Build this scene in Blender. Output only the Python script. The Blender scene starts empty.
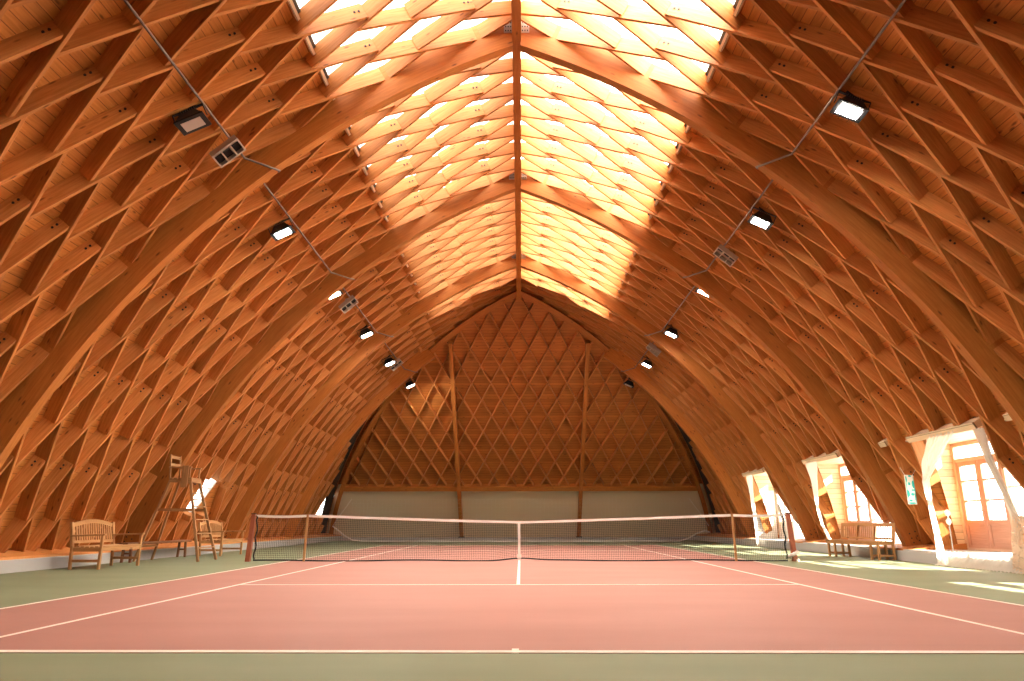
import bpy, math, random
from mathutils import Vector, Matrix
random.seed(7)
scene = bpy.context.scene
COL = scene.collection
PI = math.pi

# ------------------------------------------------------------------ helpers
class MB:
    """collects faces with a per-face material slot and metre UVs"""
    def __init__(s): s.v=[]; s.f=[]; s.m=[]; s.uv=[]
    def face(s, pts, mi=0, uv=None):
        n=len(s.v); s.v+= [tuple(p) for p in pts]
        s.f.append(tuple(range(n,n+len(pts)))); s.m.append(mi)
        s.uv.append(uv if uv else [(0.3*p[0]+p[1], p[2]+0.7*p[0]) for p in pts])
    def hexa(s, c, mi=0, L=None, caps=(True,True), u0=0.0, vs=None):
        """c: 8 corners, first four one end, last four the other end, same order"""
        a=[Vector(p) for p in c]
        ln=(a[4]-a[0]).length if L is None else L
        if caps[0]: s.face([a[3],a[2],a[1],a[0]],mi,[(u0,0),(u0,.1),(u0+.1,.1),(u0+.1,0)])
        if caps[1]: s.face([a[4],a[5],a[6],a[7]],mi,[(u0,0),(u0,.1),(u0+.1,.1),(u0+.1,0)])
        vo=0.0
        for i in range(4):
            j=(i+1)%4; w=(a[j]-a[i]).length
            s.face([a[i],a[j],a[j+4],a[i+4]],mi,[(u0,vo),(u0,vo+w),(u0+ln,vo+w),(u0+ln,vo)]); vo+=w+.013
    def box(s, x0,y0,z0,x1,y1,z1, mi=0):
        ax=max((x1-x0,0),(y1-y0,1),(z1-z0,2))[1]
        if ax==0:   c=[(x0,y0,z0),(x0,y1,z0),(x0,y1,z1),(x0,y0,z1),(x1,y0,z0),(x1,y1,z0),(x1,y1,z1),(x1,y0,z1)]
        elif ax==1: c=[(x0,y0,z0),(x0,y0,z1),(x1,y0,z1),(x1,y0,z0),(x0,y1,z0),(x0,y1,z1),(x1,y1,z1),(x1,y1,z0)]
        else:       c=[(x0,y0,z0),(x1,y0,z0),(x1,y1,z0),(x0,y1,z0),(x0,y0,z1),(x1,y0,z1),(x1,y1,z1),(x0,y1,z1)]
        s.hexa(c,mi,u0=random.random()*20)
    def bar(s, p, q, w, h, up=(0,0,1), mi=0):
        p=Vector(p); q=Vector(q); d=(q-p).normalized(); up=Vector(up)
        sd=d.cross(up)
        if sd.length<1e-4: sd=d.cross(Vector((1,0,0)))
        sd.normalize(); u=sd.cross(d)
        o=[sd*w/2*a+u*h/2*b for a,b in ((-1,-1),(1,-1),(1,1),(-1,1))]
        s.hexa([p+k for k in o]+[q+k for k in o],mi,u0=random.random()*20)
    def tube(s, pts, r, n=8, mi=0, caps=True):
        pts=[Vector(p) for p in pts]; rings=[]; L=0
        rr=r if isinstance(r,(list,tuple)) else [r]*len(pts)
        ref=Vector((0.13,0.21,0.97)); us=[]
        for i,p in enumerate(pts):
            d=(pts[min(i+1,len(pts)-1)]-pts[max(i-1,0)]).normalized()
            sd=d.cross(ref)
            if sd.length<.05: sd=d.cross(Vector((1,0,0)))
            sd.normalize(); u=sd.cross(d)
            rings.append([p+(sd*math.cos(2*PI*k/n)+u*math.sin(2*PI*k/n))*rr[i] for k in range(n)])
            if i: L+=(p-pts[i-1]).length
            us.append(L)
        for i in range(len(rings)-1):
            for k in range(n):
                j=(k+1)%n
                s.face([rings[i][k],rings[i][j],rings[i+1][j],rings[i+1][k]],mi,
                       [(us[i],k*.02),(us[i],k*.02+.02),(us[i+1],k*.02+.02),(us[i+1],k*.02)])
        if caps:
            s.face(rings[0][::-1],mi); s.face(rings[-1],mi)
    def obj(s, name, mats, parent=None, smooth=False, bevel=0):
        me=bpy.data.meshes.new(name); me.from_pydata(s.v,[],s.f)
        ul=me.uv_layers.new(name='UVMap'); k=0
        for uv in s.uv:
            for c in uv: ul.data[k].uv=c; k+=1
        if not isinstance(mats,(list,tuple)): mats=[mats]
        for m in mats: me.materials.append(m)
        me.polygons.foreach_set('material_index', s.m)
        import bmesh
        bm=bmesh.new(); bm.from_mesh(me); bmesh.ops.remove_doubles(bm,verts=bm.verts,dist=1e-5)
        bmesh.ops.recalc_face_normals(bm,faces=bm.faces); bm.to_mesh(me); bm.free()
        if smooth: me.polygons.foreach_set('use_smooth',[True]*len(me.polygons))
        me.update()
        o=bpy.data.objects.new(name,me); COL.objects.link(o)
        if parent: o.parent=parent
        if bevel:
            b=o.modifiers.new('edge','BEVEL'); b.width=bevel; b.segments=2; b.limit_method='ANGLE'
        return o
def tag(o,label,cat,group=None):
    o['label']=label; o['category']=cat; o['kind']='thing'
    if group: o['group']=group
    return o
def struct(o): o['kind']='structure'; return o
def stuff(o): o['kind']='stuff'; return o
def empty(name,loc=(0,0,0),rz=0):
    o=bpy.data.objects.new(name,None); o.location=loc; o.rotation_euler=(0,0,rz); o.empty_display_size=.1
    COL.objects.link(o); return o

# ------------------------------------------------------------------ materials
def newmat(name):
    m=bpy.data.materials.new(name); m.use_nodes=True; nt=m.node_tree
    return m,nt,nt.nodes['Principled BSDF']
def plain(name,col,rough=.6,metal=0,spec=.3):
    m,nt,b=newmat(name); b.inputs['Base Color'].default_value=(*col,1); b.inputs['Roughness'].default_value=rough
    b.inputs['Metallic'].default_value=metal; b.inputs['Specular IOR Level'].default_value=spec
    n=nt.nodes.new('ShaderNodeTexNoise'); n.inputs['Scale'].default_value=9; n.inputs['Detail'].default_value=3
    mx=nt.nodes.new('ShaderNodeMix'); mx.data_type='RGBA'; mx.blend_type='MULTIPLY'; mx.inputs[0].default_value=.25
    mx.inputs[6].default_value=(*col,1); nt.links.new(n.outputs['Color'],mx.inputs[7])
    sc=nt.nodes.new('ShaderNodeMix'); sc.data_type='RGBA'; sc.inputs[0].default_value=.75
    nt.links.new(mx.outputs[2],sc.inputs[6]); sc.inputs[7].default_value=(*col,1)
    nt.links.new(sc.outputs[2],b.inputs['Base Color'])
    return m
def wood(name,c0,c1,knot=True,board=0.0,rough=.55,vary=.16,boardaxis=1):
    """grain runs along U (metres); board>0 adds dark joints every `board` metres across V"""
    m,nt,b=newmat(name); N=nt.nodes.new; Lk=nt.links.new
    uv=N('ShaderNodeTexCoord'); oi=N('ShaderNodeObjectInfo')
    add=N('ShaderNodeVectorMath'); add.operation='ADD'
    mul=N('ShaderNodeVectorMath'); mul.operation='SCALE'; mul.inputs['Scale'].default_value=40
    cx=N('ShaderNodeCombineXYZ'); Lk(oi.outputs['Random'],cx.inputs[0]); Lk(oi.outputs['Random'],cx.inputs[1])
    Lk(cx.outputs[0],mul.inputs[0]); Lk(uv.outputs['UV'],add.inputs[0]); Lk(mul.outputs[0],add.inputs[1])
    sep=N('ShaderNodeSeparateXYZ'); Lk(uv.outputs['UV'],sep.inputs[0])
    vec=add.outputs[0]
    if board:
        fl=N('ShaderNodeMath'); fl.operation='DIVIDE'; fl.inputs[1].default_value=board; Lk(sep.outputs[1],fl.inputs[0])
        idx=N('ShaderNodeMath'); idx.operation='FLOOR'; Lk(fl.outputs[0],idx.inputs[0])
        fr=N('ShaderNodeMath'); fr.operation='FRACT'; Lk(fl.outputs[0],fr.inputs[0])
        wn=N('ShaderNodeTexWhiteNoise'); wn.noise_dimensions='1D'; Lk(idx.outputs[0],wn.inputs['W'])
        cx2=N('ShaderNodeCombineXYZ'); Lk(wn.outputs['Value'],cx2.inputs[0])
        s2=N('ShaderNodeVectorMath'); s2.operation='SCALE'; s2.inputs['Scale'].default_value=30; Lk(cx2.outputs[0],s2.inputs[0])
        a2=N('ShaderNodeVectorMath'); a2.operation='ADD'; Lk(vec,a2.inputs[0]); Lk(s2.outputs[0],a2.inputs[1]); vec=a2.outputs[0]
    mp=N('ShaderNodeMapping'); mp.inputs['Scale'].default_value=(1.3,16,1); Lk(vec,mp.inputs[0])
    ns=N('ShaderNodeTexNoise'); ns.inputs['Scale'].default_value=1.6; ns.inputs['Detail'].default_value=4; ns.inputs['Distortion'].default_value=.6
    Lk(mp.outputs[0],ns.inputs['Vector'])
    rp=N('ShaderNodeValToRGB'); rp.color_ramp.elements[0].position=.3; rp.color_ramp.elements[1].position=.75
    rp.color_ramp.elements[0].color=(*c0,1); rp.color_ramp.elements[1].color=(*c1,1); Lk(ns.outputs['Fac'],rp.inputs[0])
    col=rp.outputs[0]
    hv=N('ShaderNodeHueSaturation'); Lk(col,hv.inputs['Color'])
    vr=N('ShaderNodeMapRange'); vr.inputs[3].default_value=1-vary; vr.inputs[4].default_value=1+vary
    Lk((wn.outputs['Value'] if board else oi.outputs['Random']),vr.inputs[0]); Lk(vr.outputs[0],hv.inputs['Value']); col=hv.outputs[0]
    if knot:
        mk=N('ShaderNodeMapping'); mk.inputs['Scale'].default_value=(2.2,6.5,1); Lk(vec,mk.inputs[0])
        vo=N('ShaderNodeTexVoronoi'); vo.inputs['Scale'].default_value=1.0; Lk(mk.outputs[0],vo.inputs['Vector'])
        kr=N('ShaderNodeMapRange'); kr.inputs[1].default_value=.06; kr.inputs[2].default_value=.16; kr.inputs[3].default_value=.75; kr.inputs[4].default_value=0
        Lk(vo.outputs['Distance'],kr.inputs[0])
        kx=N('ShaderNodeMix'); kx.data_type='RGBA'; Lk(kr.outputs[0],kx.inputs[0]); Lk(col,kx.inputs[6])
        kx.inputs[7].default_value=(c0[0]*.22,c0[1]*.18,c0[2]*.15,1); col=kx.outputs[2]
    if board:
        a=N('ShaderNodeMath'); a.operation='LESS_THAN'; a.inputs[1].default_value=.075; Lk(fr.outputs[0],a.inputs[0])
        jx=N('ShaderNodeMix'); jx.data_type='RGBA'; jm=N('ShaderNodeMath'); jm.operation='MULTIPLY'; jm.inputs[1].default_value=.7
        Lk(a.outputs[0],jm.inputs[0]); Lk(jm.outputs[0],jx.inputs[0]); Lk(col,jx.inputs[6]); jx.inputs[7].default_value=(c0[0]*.2,c0[1]*.15,c0[2]*.12,1)
        col=jx.outputs[2]
    Lk(col,b.inputs['Base Color']); b.inputs['Roughness'].default_value=rough; b.inputs['Specular IOR Level'].default_value=.3
    return m
M={}
M['lam']=wood('lamella_wood',(.42,.148,.032),(.59,.235,.068))
M['glulam']=wood('glulam_wood',(.36,.116,.020),(.49,.178,.038))
M['board']=wood('board_wood',(.44,.150,.028),(.60,.226,.050),board=.15)
M['gable_board']=wood('gable_board_wood',(.38,.125,.024),(.50,.182,.040),board=.15)
M['pale']=wood('pale_board_wood',(.70,.52,.33),(.82,.64,.44),board=.16,knot=False)
M['teak']=wood('teak_wood',(.36,.17,.06),(.54,.29,.12),vary=.05)
M['ladder']=wood('chair_wood',(.27,.13,.05),(.42,.23,.10),vary=.05)
M['darkwood']=wood('dark_bench_wood',(.16,.065,.03),(.25,.11,.05),vary=.05)
M['redwood']=wood('door_wood',(.48,.25,.175),(.60,.34,.25),vary=.05,knot=False)
M['palered']=wood('door_frame_wood',(.55,.36,.26),(.68,.48,.36),vary=.05,knot=False)
M['post']=wood('post_paint',(.30,.085,.045),(.38,.12,.06),vary=.05,knot=False)
M['darkstrip']=plain('dark_roof_strip',(.035,.022,.016),.9)
M['concrete']=plain('concrete_grey',(.42,.39,.36),.85)
M['white']=plain('white_paint',(.80,.66,.45),.8)
M['line']=plain('line_paint',(.80,.70,.60),.7)
M['black']=plain('black_metal',(.012,.012,.014),.45)
M['dark']=plain('dark_bolt_steel',(.02,.016,.014),.5)
M['steel']=plain('galvanised_steel',(.42,.38,.34),.45,.6)
M['pipe']=plain('conduit_grey_brown',(.20,.15,.12),.5,.3)
M['grid']=plain('box_enamel',(.40,.31,.24),.5)
M['reflector']=plain('lamp_reflector',(.55,.47,.40),.3)
M['netblack']=plain('net_cord_black',(.02,.02,.02),.8)
M['netwhite']=plain('white_tape',(.82,.76,.70),.8)
M['frame']=plain('window_frame_dark',(.10,.09,.08),.5)
M['whiteframe']=plain('white_window_frame',(.75,.72,.68),.5)
def emit(name,col,st):
    m,nt,b=newmat(name); b.inputs['Base Color'].default_value=(*col,1); b.inputs['Emission Color'].default_value=(*col,1); b.inputs['Emission Strength'].default_value=st
    return m
M['lampon']=emit('lamp_glass_lit',(1,.93,.82),560)
M['lampcool']=emit('lamp_glass_cool',(.78,1,.94),400)
# opal skylight sheet
m,nt,b=newmat('opal_skylight_sheet'); N=nt.nodes.new
out=nt.nodes['Material Output']; nt.nodes.remove(b)
tr=N('ShaderNodeBsdfTranslucent'); tr.inputs['Color'].default_value=(.93,.92,.90,1)
nt.links.new(tr.outputs[0],out.inputs[0]); M['opal']=m
# clear glass
m,nt,b=newmat('clear_pane_glass'); N=nt.nodes.new; out=nt.nodes['Material Output']; nt.nodes.remove(b)
tp=N('ShaderNodeBsdfTransparent'); tp.inputs['Color'].default_value=(.93,.95,.94,1)
gl=N('ShaderNodeBsdfGlossy'); gl.inputs['Roughness'].default_value=.02
mx=N('ShaderNodeMixShader'); mx.inputs[0].default_value=.06
nt.links.new(tp.outputs[0],mx.inputs[1]); nt.links.new(gl.outputs[0],mx.inputs[2]); nt.links.new(mx.outputs[0],out.inputs[0]); M['glass']=m
# sheer curtain
def sheer(name,col,tp_amt,grid=False):
    m,nt,b=newmat(name); N=nt.nodes.new; L=nt.links.new; out=nt.nodes['Material Output']; nt.nodes.remove(b)
    tl=N('ShaderNodeBsdfTranslucent'); tl.inputs['Color'].default_value=(*col,1)
    df=N('ShaderNodeBsdfDiffuse'); df.inputs['Color'].default_value=(*col,1)
    m1=N('ShaderNodeMixShader'); m1.inputs[0].default_value=.5; L(tl.outputs[0],m1.inputs[1]); L(df.outputs[0],m1.inputs[2])
    tp=N('ShaderNodeBsdfTransparent'); m2=N('ShaderNodeMixShader'); m2.inputs[0].default_value=tp_amt
    L(m1.outputs[0],m2.inputs[1]); L(tp.outputs[0],m2.inputs[2]); L(m2.outputs[0],out.inputs[0])
    if grid:
        tc=N('ShaderNodeTexCoord'); br=N('ShaderNodeTexVoronoi'); br.feature='DISTANCE_TO_EDGE'; br.inputs['Scale'].default_value=13
        L(tc.outputs['UV'],br.inputs['Vector']); lt=N('ShaderNodeMath'); lt.operation='GREATER_THAN'; lt.inputs[1].default_value=.17
        L(br.outputs['Distance'],lt.inputs[0]); L(lt.outputs[0],m2.inputs[0])
    return m
M['sheer']=sheer('sheer_white_voile',(.86,.80,.72),.28)
M['lace']=sheer('open_lace',(.80,.62,.45),.5,True)
# court floors
def paint(name,c0,c1,rough=.62):
    m,nt,b=newmat(name); N=nt.nodes.new; L=nt.links.new
    tc=N('ShaderNodeTexCoord'); mp=N('ShaderNodeMapping'); mp.inputs['Scale'].default_value=(.35,1.1,1); L(tc.outputs['Object'],mp.inputs[0])
    n1=N('ShaderNodeTexNoise'); n1.inputs['Scale'].default_value=1.2; n1.inputs['Detail'].default_value=6; L(mp.outputs[0],n1.inputs['Vector'])
    n2=N('ShaderNodeTexNoise'); n2.inputs['Scale'].default_value=160; n2.inputs['Detail'].default_value=2; L(tc.outputs['Object'],n2.inputs['Vector'])
    av=N('ShaderNodeMath'); av.operation='MULTIPLY_ADD'; av.inputs[1].default_value=.35; L(n2.outputs['Fac'],av.inputs[0]); L(n1.outputs['Fac'],av.inputs[2])
    rp=N('ShaderNodeValToRGB'); rp.color_ramp.elements[0].position=.4; rp.color_ramp.elements[1].position=.95
    rp.color_ramp.elements[0].color=(*c0,1); rp.color_ramp.elements[1].color=(*c1,1); L(av.outputs[0],rp.inputs[0]); L(rp.outputs[0],b.inputs['Base Color'])
    b.inputs['Roughness'].default_value=rough; b.inputs['Specular IOR Level'].default_value=.25
    bp=N('ShaderNodeBump'); bp.inputs['Strength'].default_value=.12; bp.inputs['Distance'].default_value=.002; L(n2.outputs['Fac'],bp.inputs['Height']); L(bp.outputs[0],b.inputs['Normal'])
    return m
M['green']=paint('green_court_paint',(.165,.182,.100),(.205,.220,.130))
M['red']=paint('red_court_paint',(.30,.134,.102),(.35,.163,.127))
M['snow']=plain('pale_terrace',(.62,.62,.62),.9)
M['bark']=plain('tree_bark',(.10,.09,.07),.9)
M['leaf']=plain('tree_leaf',(.10,.16,.07),.8)

# ------------------------------------------------------------------ hall geometry
CX,CZ=-5.70,-5.06                 # centre of each half arch (mirrored)
R_ARCH,R_LAM,R_BRD=16.05,16.43,16.70
BAY=6.06; ARCH=[-5.25+BAY*i for i in range(4)]; YB=-21.2
HALF=.10                          # half width of an arch
G0,GS=20.6,.93                    # inclined gable: y = G0 - GS*z
PITCH=BAY/7
D2R=PI/180
ROW=6.88
def Pth(m): return 21.65+ROW*m
def Qth(m): return 18.21+ROW*m
def sp(side,th,y,R):
    t=th*D2R; return Vector((side*(CX+R*math.cos(t)), y, CZ+R*math.sin(t)))
def th_ridge(R,x=0.0): return math.degrees(math.acos((x-CX)/R))
TH0=19.0; TH_SKY=56.3; SKY_END=9.2; SKY_0=-11.0
def zR(th,R): return CZ+R*math.sin(th*D2R)
def gable_y(z): return G0-GS*z
def near_y(z): return -G0+GS*z-.3      # the mirrored inclined wall behind the camera

# openings (right side): trapezoids bounded by lattice lines
OPEN_R=[ARCH[0]-BAY,ARCH[0],ARCH[1],ARCH[2]]; TH_H=28.1
k_=PITCH/2/(ROW/2)
PN=Pth(1)
def open_iv(Ya,th): return (Ya+2.5*PITCH-(PN-th)*k_, Ya+4.5*PITCH+(PN-th)*k_)
# small windows on the left side, slanted like the lattice: (first lattice line at Q row 1, pitches, pane start, pane end, lower, upper angle)
WIN_L=[(ARCH[1]+3*PITCH,2,.10,1.36,22.0,25.9),(ARCH[3]+4*PITCH,3,1.0,2.3,22.0,25.9)]
def lat_iv(w,th): y=w[0]+(th-Qth(1))*k_; return (y,y+w[1]*PITCH)
def win_iv(w,th): y=w[0]+(th-Qth(1))*k_; return (y+w[2],y+w[3])
def holes(side,th):
    if side>0: return [open_iv(a,th) for a in OPEN_R] if th<TH_H else []
    return [lat_iv(w,th) for w in WIN_L if w[4]<th<w[5]]

# ---- floor
fl=MB(); fl.face([(-9.6,YB,0),(9.6,YB,0),(9.6,21,0),(-9.6,21,0)])
floor=struct(fl.obj('floor',M['green']))
c=MB(); c.box(-5.485,-11.885,-.02,5.485,11.885,.003); struct(c.obj('court_paint',M['red'],floor))
ln=MB(); W=.05; zt=.006
def hl(x0,x1,y,w=W): ln.box(x0,y-w/2,.0,x1,y+w/2,zt)
def vl(x,y0,y1,w=W): ln.box(x-w/2,y0,.0,x+w/2,y1,zt-.001)
for s in (-1,1):
    vl(s*5.46,-11.885,11.885); vl(s*4.09,-11.885,11.885); hl(-5.485,5.485,s*11.84,.085); hl(-4.115,4.115,s*6.375); vl(0,min(0,s*6.4),max(0,s*6.4)); vl(0,min(s*11.885,s*11.72),max(s*11.885,s*11.72))
struct(ln.obj('court_line',M['line'],floor))
# ---- kerbs and sloping sills
for s,nm in ((-1,'left'),(1,'right')):
    xf=-9.28 if s<0 else 9.0
    b=MB(); x0,x1=sorted((xf,s*10.5)); b.box(x0,YB,-.05,x1,21.2,.23)
    struct(b.obj('baseboard_'+nm,M['concrete'],bevel=.012))
    b=MB(); 
    segs=[(YB,21.0)]
    if s>0:
        segs=[]; y=YB
        for a in OPEN_R:
            i0,i1=open_iv(a,19.2); segs.append((y,i0)); y=i1
        segs.append((y,21.0))
    for y0,y1 in segs:
        xa=xf-.03*s+.10*s
        b.hexa([(xa,y0,.23),(s*10.35,y0,.23),(s*10.35,y0,.40),(xa+.02*s,y0,.27),(xa,y1,.23),(s*10.35,y1,.23),(s*10.35,y1,.40),(xa+.02*s,y1,.27)])
    struct(b.obj('trim_1' if s<0 else 'trim_2',M['lam']))

# ---- boarded slopes
def slope(side,name):
    b=MB(); ths=[18.0]
    brk=sorted(set([TH_H,22.0,25.9,TH_SKY]))
    t=18.0
    while t<th_ridge(R_BRD)-1e-6:
        nx=min([t+1.4]+[k for k in brk if k>t+1e-6]+[th_ridge(R_BRD)]); ths.append(nx); t=nx
    for a,c_ in zip(ths[:-1],ths[1:]):
        m=(a+c_)/2
        def iv(th):
            ye=gable_y(zR(th,R_BRD))+.35
            ys=near_y(zR(th,R_BRD))
            if m>TH_SKY: return [(SKY_END,ye),(ys,SKY_0)]
            out=[];y=ys
            hs=[open_iv(a_,th) for a_ in OPEN_R if m<TH_H] if side>0 else [win_iv(w_,th) for w_ in WIN_L if w_[4]<m<w_[5]]
            for h in hs:
                out.append((y,h[0])); y=h[1]
            out.append((y,ye)); return out
        for (p0,p1),(q0,q1) in zip(iv(a),iv(c_)):
            n=max(1,int((p1-p0)/4))
            for i in range(n):
                f0,f1=i/n,(i+1)/n
                ya0,ya1=p0+(p1-p0)*f0,p0+(p1-p0)*f1; yb0,yb1=q0+(q1-q0)*f0,q0+(q1-q0)*f1
                for R in (R_BRD,R_BRD+.06):
                    b.face([sp(side,a,ya0,R),sp(side,a,ya1,R),sp(side,c_,yb1,R),sp(side,c_,yb0,R)],0,
                       [(ya0,a*D2R*R),(ya1,a*D2R*R),(yb1,c_*D2R*R),(yb0,c_*D2R*R)])
    return struct(b.obj(name,M['board']))
slope(-1,'ceiling_left'); slope(1,'ceiling_right')

# ---- skylight: opal sheets, curb boards, dark glazing edge
RG=16.82
n=1
for side in (-1,1):
    b=MB(); t0=TH_SKY-.35; t1=th_ridge(RG)
    for i in range(8):
        a=t0+(t1-t0)*i/8; c_=t0+(t1-t0)*(i+1)/8
        b.face([sp(side,a,SKY_0,RG),sp(side,a,SKY_END,RG),sp(side,c_,SKY_END,RG),sp(side,c_,SKY_0,RG)])
    w=struct(b.obj('window_%d'%n,M['opal'])); n+=1
    b=MB()
    b.hexa([sp(side,TH_SKY-.12,SKY_0,R_BRD-.12),sp(side,TH_SKY+.08,SKY_0,R_BRD-.12),sp(side,TH_SKY+.08,SKY_0,RG-.02),sp(side,TH_SKY-.12,SKY_0,RG-.02),
            sp(side,TH_SKY-.12,SKY_END,R_BRD-.12),sp(side,TH_SKY+.08,SKY_END,R_BRD-.12),sp(side,TH_SKY+.08,SKY_END,RG-.02),sp(side,TH_SKY-.12,SKY_END,RG-.02)])
    struct(b.obj('window_curb',M['pale'],w))
    b=MB()
    b.hexa([sp(side,TH_SKY+.10,SKY_0,RG-.14),sp(side,TH_SKY+.34,SKY_0,RG-.14),sp(side,TH_SKY+.34,SKY_0,RG-.01),sp(side,TH_SKY+.10,SKY_0,RG-.01),
            sp(side,TH_SKY+.10,SKY_END,RG-.14),sp(side,TH_SKY+.34,SKY_END,RG-.14),sp(side,TH_SKY+.34,SKY_END,RG-.01),sp(side,TH_SKY+.10,SKY_END,RG-.01)])
    struct(b.obj('window_frame',M['frame'],w))
    b=MB()   # end closures
    for ye_ in (SKY_0,SKY_END):
      for i in range(8):
        a=t0+(t1-t0)*i/8; c_=t0+(t1-t0)*(i+1)/8
        b.face([sp(side,a,ye_,R_BRD),sp(side,a,ye_,RG),sp(side,c_,ye_,RG),sp(side,c_,ye_,R_BRD)])
    struct(b.obj('window_end_board',M['lam'],w))

# ---- ridge beam
b=MB(); b.box(-.09,-11.3,10.0,.09,11.1,10.88)
ridge=tag(b.obj('ridge_beam',M['glulam'],bevel=.008),'long straight timber ridge beam running under the skylight peak','beam')

# ---- arches
ORD=['first','second','third','fourth']
SIDE={-1:'umpire-chair side',1:'door side'}
def arch(side,Y,i):
    b=MB(); t0=18.75; t1=th_ridge(R_ARCH,.075); n=44; L=0
    st=[]
    for k in range(n+1):
        t=t0+(t1-t0)*k/n
        z=zR(t,R_ARCH)
        yg=gable_y(z)
        st.append(t)
    RO=16.76
    prev=None
    for k in range(n):
        a,c_=st[k],st[k+1]
        if i==3 and gable_y(zR(c_,R_ARCH))<Y+.25: break
        def out(t):
            tt=min(t,th_ridge(RO,.075)) ; return tt
        ring=lambda t:[sp(side,t,Y-HALF,R_ARCH),sp(side,t,Y+HALF,R_ARCH),sp(side,out(t),Y+HALF,RO),sp(side,out(t),Y-HALF,RO)]
        last = (k==n-1) or (i==3 and gable_y(zR(st[k+2],R_ARCH))<Y+.25)
        r0,r1=ring(a),ring(c_)
        if k==n-1:
            xx=.075*side
            for q in (r1[2],r1[3]): q.x=xx; q.z=CZ+math.sqrt(RO*RO-(.075-CX)**2)
        b.hexa(r0+r1,0,L=(r1[0]-r0[0]).length,caps=(k==0,last),u0=L); L+=(r1[0]-r0[0]).length
        if last: tend=c_; break
    o=b.obj('timber_arch',M['glulam'])
    tag(o,'curved laminated timber arch half on the %s, %s arch from the camera'%(SIDE[side],ORD[i]),'arch','curved timber arches')
    if i<3:      # bolted steel plate at the crown
        p=MB(); z0=10.33
        x0,x1=sorted((side*.08,side*.25)); p.box(x0,Y-HALF-.008,z0-.14,x1,Y-HALF,z0+.22)
        q=p.obj('steel_plate',M['steel'],o); p=MB()
        for dx in (.115,.165,.215):
            for dz in (-.09,0,.09,.17):
                p.tube([(side*dx,Y-HALF-.02,z0+dz),(side*dx,Y-HALF-.006,z0+dz)],.013,6)
        p.obj('bolt',M['dark'],q)
    p=MB()       # bolts at the foot
    for t in (19.6,20.0,20.4):
        for R in (16.25,16.4):
            v=sp(side,t,Y-HALF,R); p.tube([v+Vector((0,-.012,0)),v],.016,8); p.obj('foot_bolt',M['dark'],o); p=MB()
    return o
for i,Y in enumerate(ARCH):
    for side in (-1,1): arch(side,Y,i)

# ---- lamella lattice
T=.052; EC={'A':.17,'B':.11}
dA=Vector((ROW/2*D2R*R_LAM, PITCH/2)).normalized()      # (s,y): up and away
dB=Vector((ROW/2*D2R*R_LAM,-PITCH/2)).normalized()      # up and towards the camera
def s_of(th): return th*D2R*R_LAM
def lam_piece(side,o,d,t0,t1,k0,k1,bolts=(False,False)):
    """o,d in (s,y); t range; k = end skews"""
    b=MB(); pr=Vector((-d.y,d.x)); n=1
    L=0
    def ring(f):
        t=t0+(t1-t0)*f; k=k0+(k1-k0)*f if n>1 and 0<f<1 else (k0 if f==0 else k1)
        if 0<f<1: k=0
        res=[]
        for v,R in ((-T/2,R_LAM),(T/2,R_LAM),(T/2,R_BRD+.045),(-T/2,R_BRD+.045)):
            p=o+d*(t+max(-2.5,min(2.5,k))*v)+pr*v
            res.append(sp(side,math.degrees(p.x/R_LAM),p.y,R))
        return res
    rs=[ring(i/n) for i in range(n+1)]
    for i in range(n):
        l=(rs[i+1][0]-rs[i][0]).length
        b.hexa(rs[i]+rs[i+1],0,L=l,caps=(i==0,i==n-1),u0=L); L+=l
    for e,on in enumerate(bolts):
        if not on or t1-t0<.5: continue
        for dt in (.07,.15):
            t=(t0+dt) if e==0 else (t1-dt)
            for sgn in (-1,1):
                p=o+d*t+pr*(sgn*(T/2)); q=o+d*t+pr*(sgn*(T/2+.012))
                for R in (R_LAM+.15,):
                    A_=sp(side,math.degrees(p.x/R_LAM),p.y,R); B_=sp(side,math.degrees(q.x/R_LAM),q.y,R)
                    b.tube([A_,B_],.021,6,mi=1)
    return b
def GAPG(z): return 1.45 if z<8.0 else .35
LAM=[]   # (bay, side, zone, MB)
def skew(g,d): 
    pr=Vector((-d.y,d.x)); gd=g.dot(d)
    return -g.dot(pr)/gd if abs(gd)>1e-4 else 0
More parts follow.
